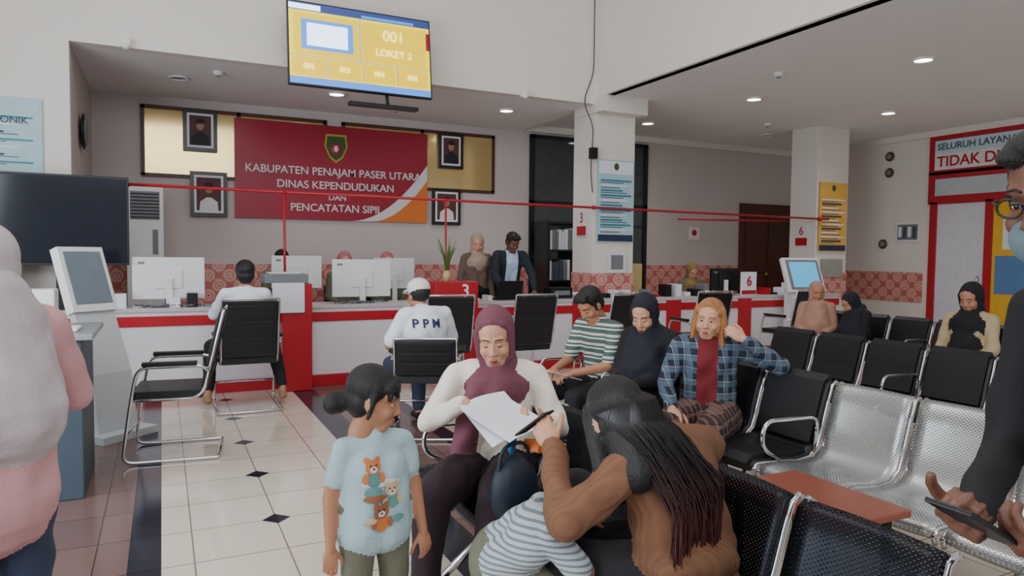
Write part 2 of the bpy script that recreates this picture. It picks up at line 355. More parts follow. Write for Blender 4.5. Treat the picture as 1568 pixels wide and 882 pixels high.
for z in (1.03,1.53,.53):
    x=5.66
    while x<6.4:
        w=.05+.03*random.random(); g.box(x,x+w*.85,10.14,10.4,z,z+.28+.08*random.random(),random.choice([PAPER,GREYP,BLACKP,TEAL,WHITEP])); x+=w
g.obj('filing_shelf')
d=MB(); d.box(10.25,11.65,BY-.05,BY-.01,0,2.5,BROWNW)
for x in (10.38,11.0):
    for z0,z1 in ((.15,1.1),(1.25,2.35)): d.box(x,x+.52,BY-.07,BY-.05,z0,z1,BROWNW)
d.ell((10.93,BY-.09,1.1),(.03,.03,.03),GLD); d.obj('door_2',.006)
RF=mat('red_door_frame',(176,30,44),.4); x=RX
d=MB()
d.box(x-.06,x-.005,5.5,7.82,2.85,3.5,RF); d.box(x-.065,x-.06,5.55,7.72,3.2,3.42,mat('sign_pale_blue',(190,215,225),.5)); d.box(x-.065,x-.06,5.55,7.72,2.93,3.2,WT)
d.box(x-.06,x-.005,5.5,7.82,2.36,2.9,RF); d.box(x-.064,x-.06,5.6,7.7,2.5,2.78,mat('frosted_glass',(190,196,204),.25))
for y in (7.66,6.75,5.5): d.box(x-.06,x-.005,y,y+.12,0,2.4,RF)
d.box(x-.03,x-.005,6.85,7.68,0,2.36,mat('door_white',(214,214,226),.4)); d.box(x-.035,x-.005,5.6,6.76,0,2.36,mat('poster_yellow',(226,180,50),.5))
d.box(x-.04,x-.035,5.7,6.7,.9,1.5,mat('poster_blue',(90,130,180),.5)); d.box(x-.04,x-.035,5.7,6.6,1.6,2.1,PAPER)
d.ell((x-.06,6.95,1.1),(.03,.02,.08),CHROME)
dr=d.obj('door_3',.003)
text('SELURUH LAYANAN DISDUKCAPIL',.15,(x-.067,7.68,3.31),(90,0,-90),TEAL,dr,'LEFT',bold=.002); text('TIDAK DIPUNGUT BIAYA',.24,(x-.067,7.68,3.06),(90,0,-90),RED,dr,'LEFT',bold=.004)
m=MB(); m.box(x-.03,x-.003,7.96,8.42,1.73,2.08,WHITEP); m.box(x-.034,x-.03,8.0,8.38,1.77,2.04,GREYP)
for k in range(4): m.box(x-.037,x-.034,8.03+k*.09,8.09+k*.09,1.8+.02*(k%2),2.0,PAPER if k%2 else TEAL)
m.obj('wall_notice_frame',.004)
for (y,z) in ((8.58,3.27),(8.58,2.98),(8.66,1.7)):
    MB().ell((x-.03,y,z),(.035,.085,.085),BROWNW).ell((x-.06,y,z),(.02,.05,.05),GREYP).obj('round_wall_clock')
def poster(name,x0,x1,z0,z1,y,bg,head,bars,nb=9,foot=None):
    m=MB(); m.box(x0,x1,y-.02,y,z0,z1,bg); w=x1-x0; h=z1-z0
    m.box(x0+.02,x1-.02,y-.023,y-.02,z1-h*.17,z1-.02,head)
    m.ell(((x0+x1)/2,y-.024,z1-h*.08),(w*.07,.004,h*.045),GRN)
    for k in range(nb):
        z=z1-h*.24-k*h*.66/nb; m.box(x0+w*.08,x1-w*(.08+.12*(k%3)),y-.024,y-.02,z-h*.022,z,bars[k%len(bars)])
        m.box(x0+w*.08,x1-w*(.2+.1*((k+1)%3)),y-.024,y-.02,z-h*.042,z-h*.034,PN)
    if foot: m.box(x0+.01,x1-.01,y-.023,y-.02,z0+.01,z0+h*.09,foot)
    return m.obj(name)
PB=mat('poster_pale_blue',(170,205,215),.5); PT=mat('poster_teal',(60,130,150),.5); PY=mat('poster_amber',(222,176,80),.5); PN=mat('poster_navy',(40,50,80),.5)
poster('information_poster',5.36,5.96,1.63,2.76,8.285,PB,PAPER,[PT,WT,PT],11,PN)
poster('information_poster',9.66,10.3,1.55,2.68,8.285,PY,PY,[WT,PN,WT],11,PN)
p=poster('information_poster',-2.0,-1.03,2.14,2.9,8.295,PB,PB,[PT,WT,PN],7); text('KTP ELEKTRONIK',.09,(-1.5,8.27,2.68),FR,PN,p)
for (px,y,z,t) in ((5.30,8.58,1.88,'3'),(9.61,8.58,1.8,'6')):
    o=MB().box(px,px+.012,y-.13,y+.13,z-.17,z+.17,WT).box(px-.003,px,y-.12,y+.12,z-.16,z-.03,RED).obj('loket_number_sign'); text(t,.2,(px-.004,y,z+.08),(90,0,-90),RED,o)
MB().box(5.55,5.85,8.27,8.285,1.2,1.5,WT).box(5.6,5.8,8.265,8.27,1.25,1.45,GREYP).obj('qr_code_notice')
MB().box(9.75,10.25,8.27,8.285,1.12,1.42,mat('laminated_notice',(160,160,150),.3)).obj('laminated_notice')
MB().box(9.0,9.25,BY-.02,BY-.001,1.75,2.0,WT).ell((9.12,BY-.022,1.89),(.06,.004,.06),RED).obj('no_smoking_sign')
YS=mat('screen_yellow',(252,226,0),.3,emis=1.0); YD=mat('screen_amber',(240,204,0),.3,emis=.9); BS=mat('screen_blue',(50,70,130),.3,emis=.8); WS=mat('screen_white',(200,225,255),.3,emis=3.2); SCB=mat('screen_light_blue',(70,130,220),.3,emis=1.3)
T=Matrix.Translation((2.02,7.95,3.68))@Matrix.Rotation(math.radians(-7),4,'X')
t=MB(); t.box(-.8,.8,-.025,.03,-.46,.46,BLACKP)
q=lambda a,b,c2,d2,m,y=-.028: t.box(a,b,y,-.025,c2,d2,m)
q(-.785,.785,-.445,.445,YS,-.027); q(-.785,.785,.36,.445,BS); q(-.785,.785,-.445,-.37,SCB)
q(-.74,-.04,-.12,.33,YD); q(-.66,-.1,-.06,.27,SCB,-.030); q(-.6,-.16,-.02,.23,WS,-.032)
q(-.01,.74,-.12,.33,YD)
for k in range(4): q(-.765+k*.385,-.765+k*.385+.36,-.355,-.15,YD)
q(-.785,-.45,.37,.43,WS,-.030); q(.0,.6,.37,.4,SCB,-.030); q(.745,.785,.1,.3,RED,-.031)
for x_ in (-.025,): q(x_-.008,x_+.008,-.13,.35,WT,-.031)
q(-.785,.785,-.14,-.13,WT,-.031)
for x_ in (-.39,0,.39): q(x_-.006,x_+.006,-.36,-.14,WT,-.031)
tv=t.obj('queue_display_television',.004,M=T)
WY=mat('screen_text',(255,245,170),.3,emis=1.8)
text('001',.17,(.36,-.034,.2),FR,WY,tv); text('LOKET 2',.11,(.36,-.034,0),FR,WY,tv)
for k in range(4): text('00%d'%(k+2),.08,(-.585+k*.385,-.034,-.25),FR,WY,tv)
m=MB(); m.box(1.7,2.35,8.0,8.3,3.5,3.85,BLACKP); m.box(1.9,2.7,8.0,8.1,3.1,3.14,BLACKP); m.tube([(2.35,8.05,3.12),(2.35,8.25,3.6)],.02,BLACKP); m.obj('television_bracket')
m=MB(); m.tube(fillet([(5.25,8.25,5.9),(5.27,8.27,3.9),(5.1,8.27,3.5),(5.28,8.27,3.2),(5.24,8.27,2.6),(5.29,8.29,2.3)],.15),.007,BLACKP,6); m.box(5.22,5.31,8.2,8.29,2.75,2.9,BLACKP); m.obj('hanging_cable')
for (x,y,z) in ((-.3,8.24,3.52),(4.2,8.24,3.5)): MB().box(x-.04,x+.04,y-.02,y+.06,z-.03,z+.05,WHITEP).ell((x,y-.03,z-.03),(.04,.05,.035),WHITEP).obj('security_camera',.005)
MB().ell((-.76,9.2,2.75),(.03,.2,.2),BLACKP).ell((-.74,9.2,2.75),(.02,.16,.16),GREYP).obj('wall_fan')
# ================================================================= CHAIRS
def visitor_chair(x,y,fx,fy,hb=.54):
    m=MB(); w=.27; top=.49+hb
    for s in (-1,1):
        m.tube(fillet([(s*w,-.30,.014),(s*w,.30,.014),(s*w,.24,.44),(s*w,.20,.66),(s*w,-.2,.66),(s*w*.95,-.24,.62)],.08),.013,CHROME,8)
        m.tube(fillet([(s*.24,.22,.43),(s*.24,-.2,.43),(s*.24,-.2-.26*hb,top)],.1),.012,CHROME,8)
        m.tube([(s*w,.235,.43),(s*.22,.22,.43)],.011,CHROME,8); m.tube([(s*w,-.215,.64),(s*.24,-.255,.64)],.011,CHROME,8)
        m.box(s*w-.028,s*w+.028,-.17,.17,.668,.695,BLACKP)
    m.tube([(-w,-.30,.014),(w,-.30,.014)],.013,CHROME,8); m.tube([(-w,.27,.2),(w,.27,.2)],.01,CHROME,8)
    m.tube([(-.24,-.2-.26*hb,top),(.24,-.2-.26*hb,top)],.012,CHROME,8)
    m.box(-.235,.235,-.2,.25,.43,.49,LEATH)
    T=Matrix.Translation((0,-.22,.5))@Matrix.Rotation(math.radians(13),4,'X')
    m.box(-.228,.228,-.012,.03,.0,hb-.02,LEATH,M=T)
    for k in range(3): m.box(-.2,.2,-.018,.036,hb*(.13+k*.28),hb*(.34+k*.28),LEATH,M=T)
    m.obj('visitor_chair',.012,M=MT(x,y,head_ang(fx,fy)))
for a in ((.70,6.98,0,1),(.07,5.6,-1,.12),(1.92,5.42,.45,1,.30),(2.62,6.95,.1,1),(3.5,6.85,0,1),(4.55,6.75,-.15,1),(5.9,6.8,.1,1),(7.5,6.85,0,1)): visitor_chair(*a)
PROF=[(.235,.37),(.25,.40),(.225,.425),(.10,.425),(-.05,.41),(-.14,.42),(-.195,.47),(-.235,.58),(-.27,.70),(-.295,.78),(-.325,.80),(-.345,.785)]
def offs(pr,t):
    P=[Vector((a,b)) for a,b in pr]; out=[]
    for i,p in enumerate(P):
        d=(P[min(i+1,len(P)-1)]-P[max(i-1,0)]).normalized(); n=Vector((d.y,-d.x)); out.append(p+n*t)
    return out
def bench(name,x,ycs,mt,padded,arms,legs,wid=.42,ang=90,zs=1):
    c=sum(ycs)/len(ycs); m=MB(); A=offs(PROF,0.0); 
    for yc in ycs:
        u=yc-c; w=wid/2-.012
        N=8; vs=[];fs=[]; B=offs(PROF,-.012); L=len(A)
        for i in range(N+1):
            xx=-w+2*w*i/N; bow=.02*((xx/w)**2)
            for p in A: vs.append((u+xx,p.x+(bow if p.y>.5 else 0),p.y+(bow*.5 if p.y<.5 else 0)))
            for p in B: vs.append((u+xx,p.x+(bow if p.y>.5 else 0),p.y+(bow*.5 if p.y<.5 else 0)))
        for i in range(N):
            o=i*2*L; o2=o+2*L
            for k in range(L-1):
                fs.append((o+k,o+k+1,o2+k+1,o2+k)); fs.append((o+L+k,o2+L+k,o2+L+k+1,o+L+k+1))
            fs.append((o,o2,o2+L,o+L)); fs.append((o+L-1,o+2*L-1,o2+2*L-1,o2+L-1))
        for o in (0,N*2*L): 
            for k in range(L-1): fs.append((o+k,o+k+1,o+L+k+1,o+L+k))
        m.add(vs,fs,mt,True)
        for s in (-1,1):
            m.tube([(u+s*(w+.004),p.x-.002,p.y-.006) for p in A],.011,CHROME,6)
        if padded:
            for a,b,t in ((1,6,.035),(6,11,.035)):
                seg=PROF[a:b]; T0=offs(seg,t); T1=[Vector(p) for p in seg]
                pr=[(p.x,p.y) for p in T0]+[(p.x,p.y) for p in T1[::-1]]
                m.prism(pr,u-w+.02,u+w-.02,LEATH)
    x0=min(ycs)-c-wid/2; x1=max(ycs)-c+wid/2
    m.box(x0,x1,-.09,-.03,.33,.38,CHROME)
    for yc in ycs: m.box(yc-c-.03,yc-c+.03,-.15,.12,.38,.405,BLACKP)
    for l in legs:
        u=l-c; m.tube(fillet([(u,-.28,.02),(u,-.10,.2),(u,-.06,.34)],.1),.018,CHROME); m.tube(fillet([(u,.24,.02),(u,.02,.2),(u,-.05,.34)],.1),.018,CHROME)
        m.ell((u,.24,.014),(.03,.03,.014),BLACKP); m.ell((u,-.28,.014),(.03,.03,.014),BLACKP)
    for a in arms:
        u=a-c; m.tube(fillet([(u,-.17,.44),(u,-.2,.62),(u,.18,.63),(u,.2,.5),(u,.08,.43)],.07),.012,CHROME)
    return m.obj(name,0,M=MT(x,c,math.radians(ang))@Matrix.Diagonal((1,1,zs,1)))
bench('waiting_bench',1.34,(1.22,1.68,2.14,2.60,3.06),DARKM,False,(3.3,),(1.3,2.9),.44,zs=.95)
bench('waiting_bench',2.86,(2.80,3.26,3.72,4.18,4.64),LEATH,True,(4.9,),(2.9,4.5),.44)
bench('waiting_bench',2.86,(1.42,1.88,2.34),SILV,False,(2.585,1.18),(1.5,2.2),.44)
bench('waiting_bench',4.65,(2.05,2.53,3.01,3.49,3.97,4.45),LEATH,True,(1.8,3.25,4.7),(2.2,4.2),.46)
bench('waiting_bench',6.8,(3.4,3.88,4.36,4.84,5.32,5.8),LEATH,True,(3.15,4.6,6.05),(3.6,5.6),.46)
m=MB(); TW=mat('orange_brown_wood',(146,78,58),.3,nscale=5,namt=.15,stretch=(1,6,1)); m.box(2.12,2.56,1.72,2.28,.46,.49,TW); 
for xx in (2.15,2.49):
    for yy in (1.77,2.2): m.box(xx,xx+.03,yy,yy+.03,0,.46,BLACKP)
m.obj('low_table',.006)
# ================================================================= FIGURES
def cone(a,b,ra,rb,tag): return ('c',np.array(a,float),np.array(b,float),ra,rb,tag)
def ell(c,r,tag,R=None): return ('e',np.array(c,float),np.array(r,float),(np.array(R) if R is not None else np.eye(3)),tag)
def prim_mesh(prims):
    Vs=[];Fs=[];n=18;o=0
    th=np.arange(n)*2*np.pi/n; C=np.cos(th);S=np.sin(th)
    for p in prims:
        rings=[]
        if p[0]=='c':
            a,b,ra,rb=p[1:5]; d=b-a; L=np.linalg.norm(d); d=d/L if L>1e-6 else np.array([0,0,1.])
            u=np.cross(d,[0,0,1.]) if abs(d[2])<.9 else np.cross(d,[1.,0,0]); u/=np.linalg.norm(u); w=np.cross(d,u)
            for k in range(5):
                ph=-np.pi/2+(k+.15)/4.15*np.pi/2
                rings.append(a+d*ra*np.sin(ph)+ra*np.cos(ph)*(C[:,None]*u+S[:,None]*w))
            for k in range(5):
                ph=(k)/4.15*np.pi/2
                rings.append(b+d*rb*np.sin(ph)+rb*np.cos(ph)*(C[:,None]*u+S[:,None]*w))
        else:
            c,r,R=p[1:4]
            for k in range(13):
                ph=-np.pi/2+(k+.2)/12.4*np.pi
                q=np.stack([r[0]*np.cos(ph)*C,r[1]*np.cos(ph)*S,np.full(n,r[2]*np.sin(ph))],1); rings.append(c+q@R.T)
        Vs.append(np.concatenate(rings)); K=len(rings)
        for i in range(K-1):
            for j in range(n): Fs.append((o+i*n+j,o+i*n+(j+1)%n,o+(i+1)*n+(j+1)%n,o+(i+1)*n+j))
        Fs.append(tuple(o+j for j in range(n))[::-1]); Fs.append(tuple(o+(K-1)*n+j for j in range(n)))
        o+=K*n
    return np.concatenate(Vs),Fs
def sdf(prims,P):
    best=np.full(len(P),9.); idx=np.zeros(len(P),int)
    for i,p in enumerate(prims):
        if p[0]=='c':
            a,b,ra,rb=p[1:5]; ab=b-a; t=np.clip(((P-a)@ab)/max(ab@ab,1e-9),0,1)
            d=np.linalg.norm(P-(a+t[:,None]*ab),axis=1)-(ra+(rb-ra)*t)
        else:
            q=(P-p[1])@p[3]; k0=np.linalg.norm(q/p[2],axis=1); k1=np.linalg.norm(q/p[2]**2,axis=1)+1e-9; d=k0*(k0-1)/k1
        m=d<best; best[m]=d[m]; idx[m]=i
    return idx
def grow(name,prims,mats,voxel,parent,M=None,smooth=4,fold=.0,seed=0,over=None,nofold=('skin','lip','shoe','hair')):
    vs,fs=prim_mesh(prims)
    me=bpy.data.meshes.new('tmp'); me.from_pydata(vs.tolist(),[],fs)
    o=bpy.data.objects.new('tmp',me); COL.objects.link(o)
    r=o.modifiers.new('r','REMESH'); r.mode='VOXEL'; r.voxel_size=voxel; r.adaptivity=0
    s=o.modifiers.new('s','SMOOTH'); s.factor=.5; s.iterations=smooth
    dg=bpy.context.evaluated_depsgraph_get(); dg.update()
    m2=bpy.data.meshes.new_from_object(o.evaluated_get(dg)); bpy.data.objects.remove(o); bpy.data.meshes.remove(me)
    nv=len(m2.vertices); P=np.empty(nv*3); m2.vertices.foreach_get('co',P); P=P.reshape(-1,3)
    tags=[p[-1] for p in prims]; keys=list(dict.fromkeys(tags)); 
    if over: keys+= [k for k in over[1] if k not in keys]
    if fold>0:
        Nn=np.empty(nv*3); m2.vertices.foreach_get('normal',Nn); Nn=Nn.reshape(-1,3)
        iv=sdf(prims,P); amp=np.array([0. if tags[i] in nofold else 1. for i in iv])
        x,y,z=P.T
        w=np.sin(55*(x+.35*z)+2.6*np.sin(9*z+seed)+2*np.sin(13*y+seed*2))*.55+np.sin(48*(z-.4*y)+3*np.sin(11*x+seed)+2*np.sin(9*y))*.3+np.sin(45*y+30*x+3*np.sin(12*z-seed))*.35
        P=P+Nn*(w*amp*fold)[:,None]; m2.vertices.foreach_set('co',P.ravel())
    nf=len(m2.polygons); Cc=np.empty(nf*3); m2.polygons.foreach_get('center',Cc); Cc=Cc.reshape(-1,3)
    idx=sdf(prims,Cc); mi=np.array([keys.index(t) for t in tags])[idx]
    if over: mi=over[0](Cc,mi,keys)
    m2.materials.clear()
    for k in keys: m2.materials.append(mats[k])
    m2.polygons.foreach_set('material_index',mi.astype(np.int32)); m2.polygons.foreach_set('use_smooth',np.ones(nf,bool)); m2.update()
    ob=bpy.data.objects.new(name,m2); COL.objects.link(ob); ob.parent=parent
    if M: ob.matrix_local=M
    m2.name=name
    return ob
EYEW=mat('eye_white',(225,220,215),.3); EYEB=mat('eye_dark',(20,12,10),.15); LASH=mat('lash_black',(28,22,22),.6)
def head(parent,c,rot,style,mats,k=1,voxel=.006,closed=False,female=True):
    y,p,r=[math.radians(a) for a in rot]
    M=Matrix.Translation(c)@Matrix.Rotation(y,4,'Z')@Matrix.Rotation(-p,4,'X')@Matrix.Rotation(r,4,'Y')@Matrix.Scale(k,4)
    P=[ell((0,-.012,.035),(.074,.092,.085),'skin'),ell((0,.018,-.028),(.063,.070,.082),'skin'),cone((-.015,.050,-.092),(.015,.050,-.092),.024,.024,'skin'),
       cone((.05,.012,-.056),(.016,.046,-.088),.018,.020,'skin'),cone((-.05,.012,-.056),(-.016,.046,-.088),.018,.020,'skin'),
       ell((.036,.052,-.034),(.027,.028,.026),'skin'),ell((-.036,.052,-.034),(.027,.028,.026),'skin'),ell((0,.066,-.072),(.032,.022,.024),'skin'),
       cone((0,.082,.008),(0,.100,-.032),.0075,.0100,'skin'),ell((.011,.092,-.036),(.008,.009,.007),'skin'),ell((-.011,.092,-.036),(.008,.009,.007),'skin'),
       cone((.012,.076,.024),(.043,.065,.026),.011,.009,'skin'),cone((-.012,.076,.024),(-.043,.065,.026),.011,.009,'skin'),
       ell((0,.0865,-.0645),(.018,.0085,.0048),'lip'),ell((0,.0855,-.072),(.015,.0085,.0055),'lip'),
       cone((0,-.01,-.06),(0,-.02,-.14),.05,.052,'skin')]
    if style!='hijab':
        for s in (-1,1): P.append(ell((s*.077,-.008,-.012),(.010,.019,.031),'skin'))
    if style=='hijab':
        P+=[ell((0,-.040,.034),(.091,.108,.106),'hijab'),cone((0,-.034,-.05),(0,-.028,-.17),.078,.098,'hijab'),ell((0,.012,-.158),(.075,.065,.035),'hijab'),ell((0,-.055,-.01),(.088,.085,.1),'hijab')]
        for s in (-1,1):
            P+=[cone((s*.076,.010,.03),(s*.068,.012,-.075),.018,.020,'hijab'),cone((s*.068,.012,-.075),(0,.04,-.137),.02,.026,'hijab'),cone((0,.042,.096),(s*.045,.034,.08),.017,.017,'hijab'),cone((s*.045,.034,.08),(s*.076,.010,.03),.017,.018,'hijab')]
    if style in('short','bun','blond','long'):
        P+=[ell((0,-.028,.046),(.085,.098,.088),'hair'),ell((0,-.05,-.01),(.076,.065,.075),'hair')]
    if style=='short': P+=[ell((0,.03,.10),(.06,.055,.03),'hair'),cone((.074,.012,.02),(.072,.012,-.02),.01,.006,'hair'),cone((-.074,.012,.02),(-.072,.012,-.02),.01,.006,'hair'),ell((.03,.06,.085),(.035,.025,.02),'hair'),ell((-.03,.055,.088),(.035,.025,.02),'hair')]
    if style=='bun':
        P+=[cone((0,-.09,-.02),(0,-.135,-.045),.03,.045,'hair'),ell((.01,-.15,-.05),(.042,.04,.045),'hair')]
        for s in (-1,1): P+=[cone((0,.055,.085),(s*.055,.045,.06),.022,.02,'hair'),cone((s*.03,.07,.07),(s*.035,.080,.04),.013,.008,'hair'),cone((s*.055,.055,.06),(s*.062,.058,.02),.014,.008,'hair'),cone((s*.078,.0,.02),(s*.08,-.005,-.06),.014,.008,'hair')]
    if style=='blond':
        for s in (-1,1): P+=[cone((s*.065,-.005,.06),(s*.083,-.01,-.04),.030,.03,'hair'),cone((s*.083,-.01,-.04),(s*.085,.01,-.19),.03,.018,'hair'),cone((s*.005,.045,.10),(s*.06,.03,.05),.022,.018,'hair'),cone((s*.075,.01,-.02),(s*.1,.03,-.15),.014,.008,'hair')]
        P+=[cone((0,-.07,.0),(0,-.07,-.16),.06,.045,'hair')]
    if style=='long':
        P+=[cone((0,-.05,.0),(0,-.06,-.18),.07,.06,'hair'),ell((0,-.035,.05),(.090,.102,.09),'hair'),cone((.07,.01,.02),(.085,.0,-.14),.03,.025,'hair'),cone((-.07,.01,.02),(-.085,.0,-.14),.03,.025,'hair'),cone((-.045,.05,.06),(-.078,.035,-.06),.022,.016,'hair')]
    if style=='cap':
        P+=[ell((0,-.03,.02),(.083,.092,.078),'hair'),ell((0,-.018,.058),(.09,.104,.084),'cap'),ell((0,.10,.05),(.065,.07,.012),'cap',Matrix.Rotation(-.25,3,'X'))]
    h=grow('head',P,mats,voxel/k if k<1 else voxel,parent,M,smooth=2)
    e=MB()
    for s in (-1,1):
        if closed:
            e.ell((s*.0285,.070,.0015),(.0135,.010,.008),mats['skin']); e.tube([(s*.017,.0765,-.003),(s*.0285,.0795,-.0055),(s*.041,.0735,-.003)],.0016,LASH,6)
        else:
            e.ell((s*.0285,.0685,0),(.0125,.010,.0062),EYEW); e.ell((s*.0285,.0768,0),(.0052,.0026,.0055),EYEB); e.ell((s*.0285,.0690,.0055),(.0145,.0105,.0045),mats['skin']); e.tube([(s*.0165,.077,.0015),(s*.0285,.0805,.005),(s*.042,.073,.002)],.0016,LASH,6)
        e.tube([(s*.012,.0865,.026),(s*.027,.0835,.031),(s*.047,.071,.026)],.0023,LASH if 'brow' not in mats else mats['brow'],6)
    e.tube([(-.016,.0920,-.0685),(0,.0945,-.068),(.016,.0920,-.0685)],.0011,mat('mouth_line',(90,35,35),.6),6)
    e.obj('face_details',0,parent,M)
    return M
def hand(parent,W,F,U,side,curl,mats,k=1,E=None,spread=0,name='hand',voxel=.005):
    F=Vector(F).normalized(); U=Vector(U); U=(U-F*U.dot(F)).normalized(); S=F.cross(U)*side; W=Vector(W)
    R=np.array([[S.x,F.x,U.x],[S.y,F.y,U.y],[S.z,F.z,U.z]])
    P=[ell(W+F*.048*k,(.040*k,.052*k,.017*k),'skin',R),ell(W+F*.035*k+S*.02*k+U*.006*k,(.02*k,.034*k,.017*k),'skin',R)]
    if E is not None:
        d=(W-Vector(E)).normalized(); P.append(cone(W-d*.07*k,W+F*.01*k,.028*k,.025*k,'skin'))
    else: P.append(cone(W-F*.03*k,W+F*.01*k,.027*k,.025*k,'skin'))
    for i,(o,L,r) in enumerate(((.030,.072,.0092),(.0105,.080,.0094),(-.0095,.074,.009),(-.029,.058,.0082))):
        p=W+F*(.086-.004*abs(i-1))*k+S*o*k; P.append(cone(W+F*.04*k+S*o*.8*k,p,.012*k,.0105*k,'skin'))
        a=0; 
        for j,fr in enumerate((.45,.3,.25)):
            a+=math.radians(curl*(.7 if j==0 else 1)+(i*3)); d=(F*math.cos(a)+U*math.sin(a)+S*o*spread*6).normalized()
            q=p+d*L*fr*k; P.append(cone(p,q,r*k*(1-.07*j),r*k*(.93-.08*j),'skin')); p=q
    p=W+F*.025*k+S*.028*k+U*.006*k; c2=math.radians(curl)
    for j,L in enumerate((.04,.032,.026)):
        an=.75-.28*j; d=(F*math.cos(an)+S*math.sin(an)+U*(.25+.35*j*math.sin(c2))).normalized(); q=p+d*L*k; P.append(cone(p,q,(.0125-.0012*j)*k,(.0112-.0015*j)*k,'skin')); p=q
    return grow(name,P,mats,voxel*max(k,.8),parent,smooth=2)
SIT=dict(P=(0,0,.545),C=(0,-.01,.86),N=(0,-.01,1.0),H=(0,.02,1.135),sR=(.16,-.01,.96),eR=(.21,.05,.70),wR=(.12,.27,.64),hR=(.09,.03,.535),kR=(.12,.43,.51),aR=(.12,.41,.10),tR=(.13,.54,.045))
STD=dict(P=(0,0,.93),C=(0,0,1.26),N=(0,-.01,1.41),H=(0,.02,1.55),sR=(.165,-.005,1.365),eR=(.215,-.03,1.08),wR=(.22,.06,.84),hR=(.09,0,.9),kR=(.10,.02,.5),aR=(.10,-.01,.09),tR=(.12,.12,.04))
def person(name,x,y,fwd,base,mats,style='hijab',k=1,rot=(0,0,0),J=None,lw=1,voxel=.012,hv=.007,fold=.004,fem=True,short=0,extra=(),hands=None,curl=35,closed=False,scarf=True,z=0,bulk=1,over=None,handsize=None,hk=None):
    e=bpy.data.objects.new(name,None); COL.objects.link(e); e.matrix_world=MT(x,y,head_ang(*fwd),z)
    j={}
    for a,b in base.items():
        b=Vector(b)*k; j[a]=b
        if a[-1]=='R' and len(a)==2: j[a[0]+'L']=Vector((-b.x,b.y,b.z))
    if J:
        for a,b in J.items(): j[a]=Vector(b)
    P_,C,N,H=j['P'],j['C'],j['N'],j['H']; g=k; b=g*bulk
    ax=(C-P_).normalized(); xr=(j['sR']-j['sL']).normalized(); yf=ax.cross(xr).normalized(); xr=yf.cross(ax)
    R=[[xr[i],yf[i],ax[i]] for i in range(3)]
    pr=[]
    pr+=[ell(P_,(.165*b,.125*b,.115*b),'low',R)]
    off=xr*.05*b
    for s in (-1,1): pr.append(cone(P_+ax*.05*g+off*s,C+off*s,.108*b,.103*b,'top'))
    pr+=[ell(C,(.165*b,.112*b,.15*g),'top',R),ell(C+ax*.07*g,(.15*b,.09*b,.08*g),'top',R)]
    if fem:
        for s in (-1,1): pr.append(ell(C+xr*.07*g*s+yf*.07*g-ax*.02*g,(.06*g,.055*g,.06*g),'top',R))
    for S in 'LR':
        s,el_,w=j['s'+S],j['e'+S],j['w'+S]
        pr.append(cone(C+ax*.1*g,s,.075*b,.06*b,'top')); 
        if short:
            m_=s.lerp(el_,short); pr.append(cone(s,m_,.060*b,.060*b,'top')); pr.append(cone(s,el_,.046*g,.039*g,'skin')); pr.append(cone(el_,w,.04*g,.026*g,'skin'))
        else:
            pr.append(cone(s,el_,.060*b,.050*b,'top')); w2=el_.lerp(w,.93); pr.append(cone(el_,w2,.049*b,.036*b,'top')); pr.append(cone(el_,w,.03*g,.026*g,'skin'))
        h,kn,an,to=j['h'+S],j['k'+S],j['a'+S],j['t'+S]
        pr.append(cone(h,kn,.092*b*lw,.066*b*lw,'low')); pr.append(cone(kn,an+(kn-an)*.12,.064*b*lw,.05*b*lw,'low')); pr.append(cone(kn,an,.04*g,.032*g,'skin'))
        d=(to-an); d.z=0; d=d.normalized()*1.0; hl=an-d*.03*g; hl.z=an.z-.05*g
        pr.append(cone(hl,to,.037*g,.034*g,'shoe'))
    pr.append(cone(N,H+V(0,-.02,-.09)*g,.058*g,.05*g,'skin' if style!='hijab' else 'hijab'))
    if style=='hijab':
        pr.append(cone(N+V(0,-.01,.0)*g,C+ax*.06*g+yf*.02*g,.095*g,.15*g,'hijab'))
        if scarf: pr.append(ell(C+yf*.045*g+ax*.03*g,(.15*g,.10*g,.12*g),'hijab',R))
    else: pr.append(cone(C+ax*.12*g,N,.07*g,.062*g,'top'))
    pr+= [q for q in extra if q]
    body=grow('body',pr,mats,voxel,e,smooth=5,fold=fold*g,seed=len(name)%7,over=over)
    hk=hk or g
    head(e,H,rot,style,mats,hk,hv,closed,fem)
    hs=hands or {}
    for S in 'LR':
        sp=hs.get(S,{}); w=j['w'+S]; el_=j['e'+S]; F=Vector(sp.get('F',w-el_)); U=Vector(sp.get('U',(0,-.2,-1) )); 
        hand(e,w,F,U,1 if S=='R' else -1,sp.get('curl',curl),mats,g*(handsize or 1),el_,name='hand_'+('right' if S=='R' else 'left'),voxel=max(.0045,hv*.8))
    return e,body
def decal(e,body,shapes,name,front=True):
    bv=BVHTree.FromPolygons([v.co for v in body.data.vertices],[p.vertices[:] for p in body.data.polygons]); m=MB()
    sg=1 if front else -1
    def pj(x,z,o=.003):
        hit=bv.ray_cast(V(x,sg*2,z),V(0,-sg,0)); return V(x,(hit[0].y if hit[0] else 0)+sg*o,z)
    for i,(cx,cz,rx,rz,mt) in enumerate(shapes):
        n=14; vs=[pj(cx,cz,.003+i*.0004)];fs=[]
        for r in range(1,4):
            for q in range(n): vs.append(pj(cx+rx*r/3*math.cos(q*2*math.pi/n),cz+rz*r/3*math.sin(q*2*math.pi/n),.003+i*.0004))
        for q in range(n): fs.append((0,1+q,1+(q+1)%n))
        for r in range(2):
            for q in range(n): a=1+r*n; fs.append((a+q,a+n+q,a+n+(q+1)%n,a+(q+1)%n))
        m.add(vs,fs,mt,True)
    return m.obj(name,0,e),pj
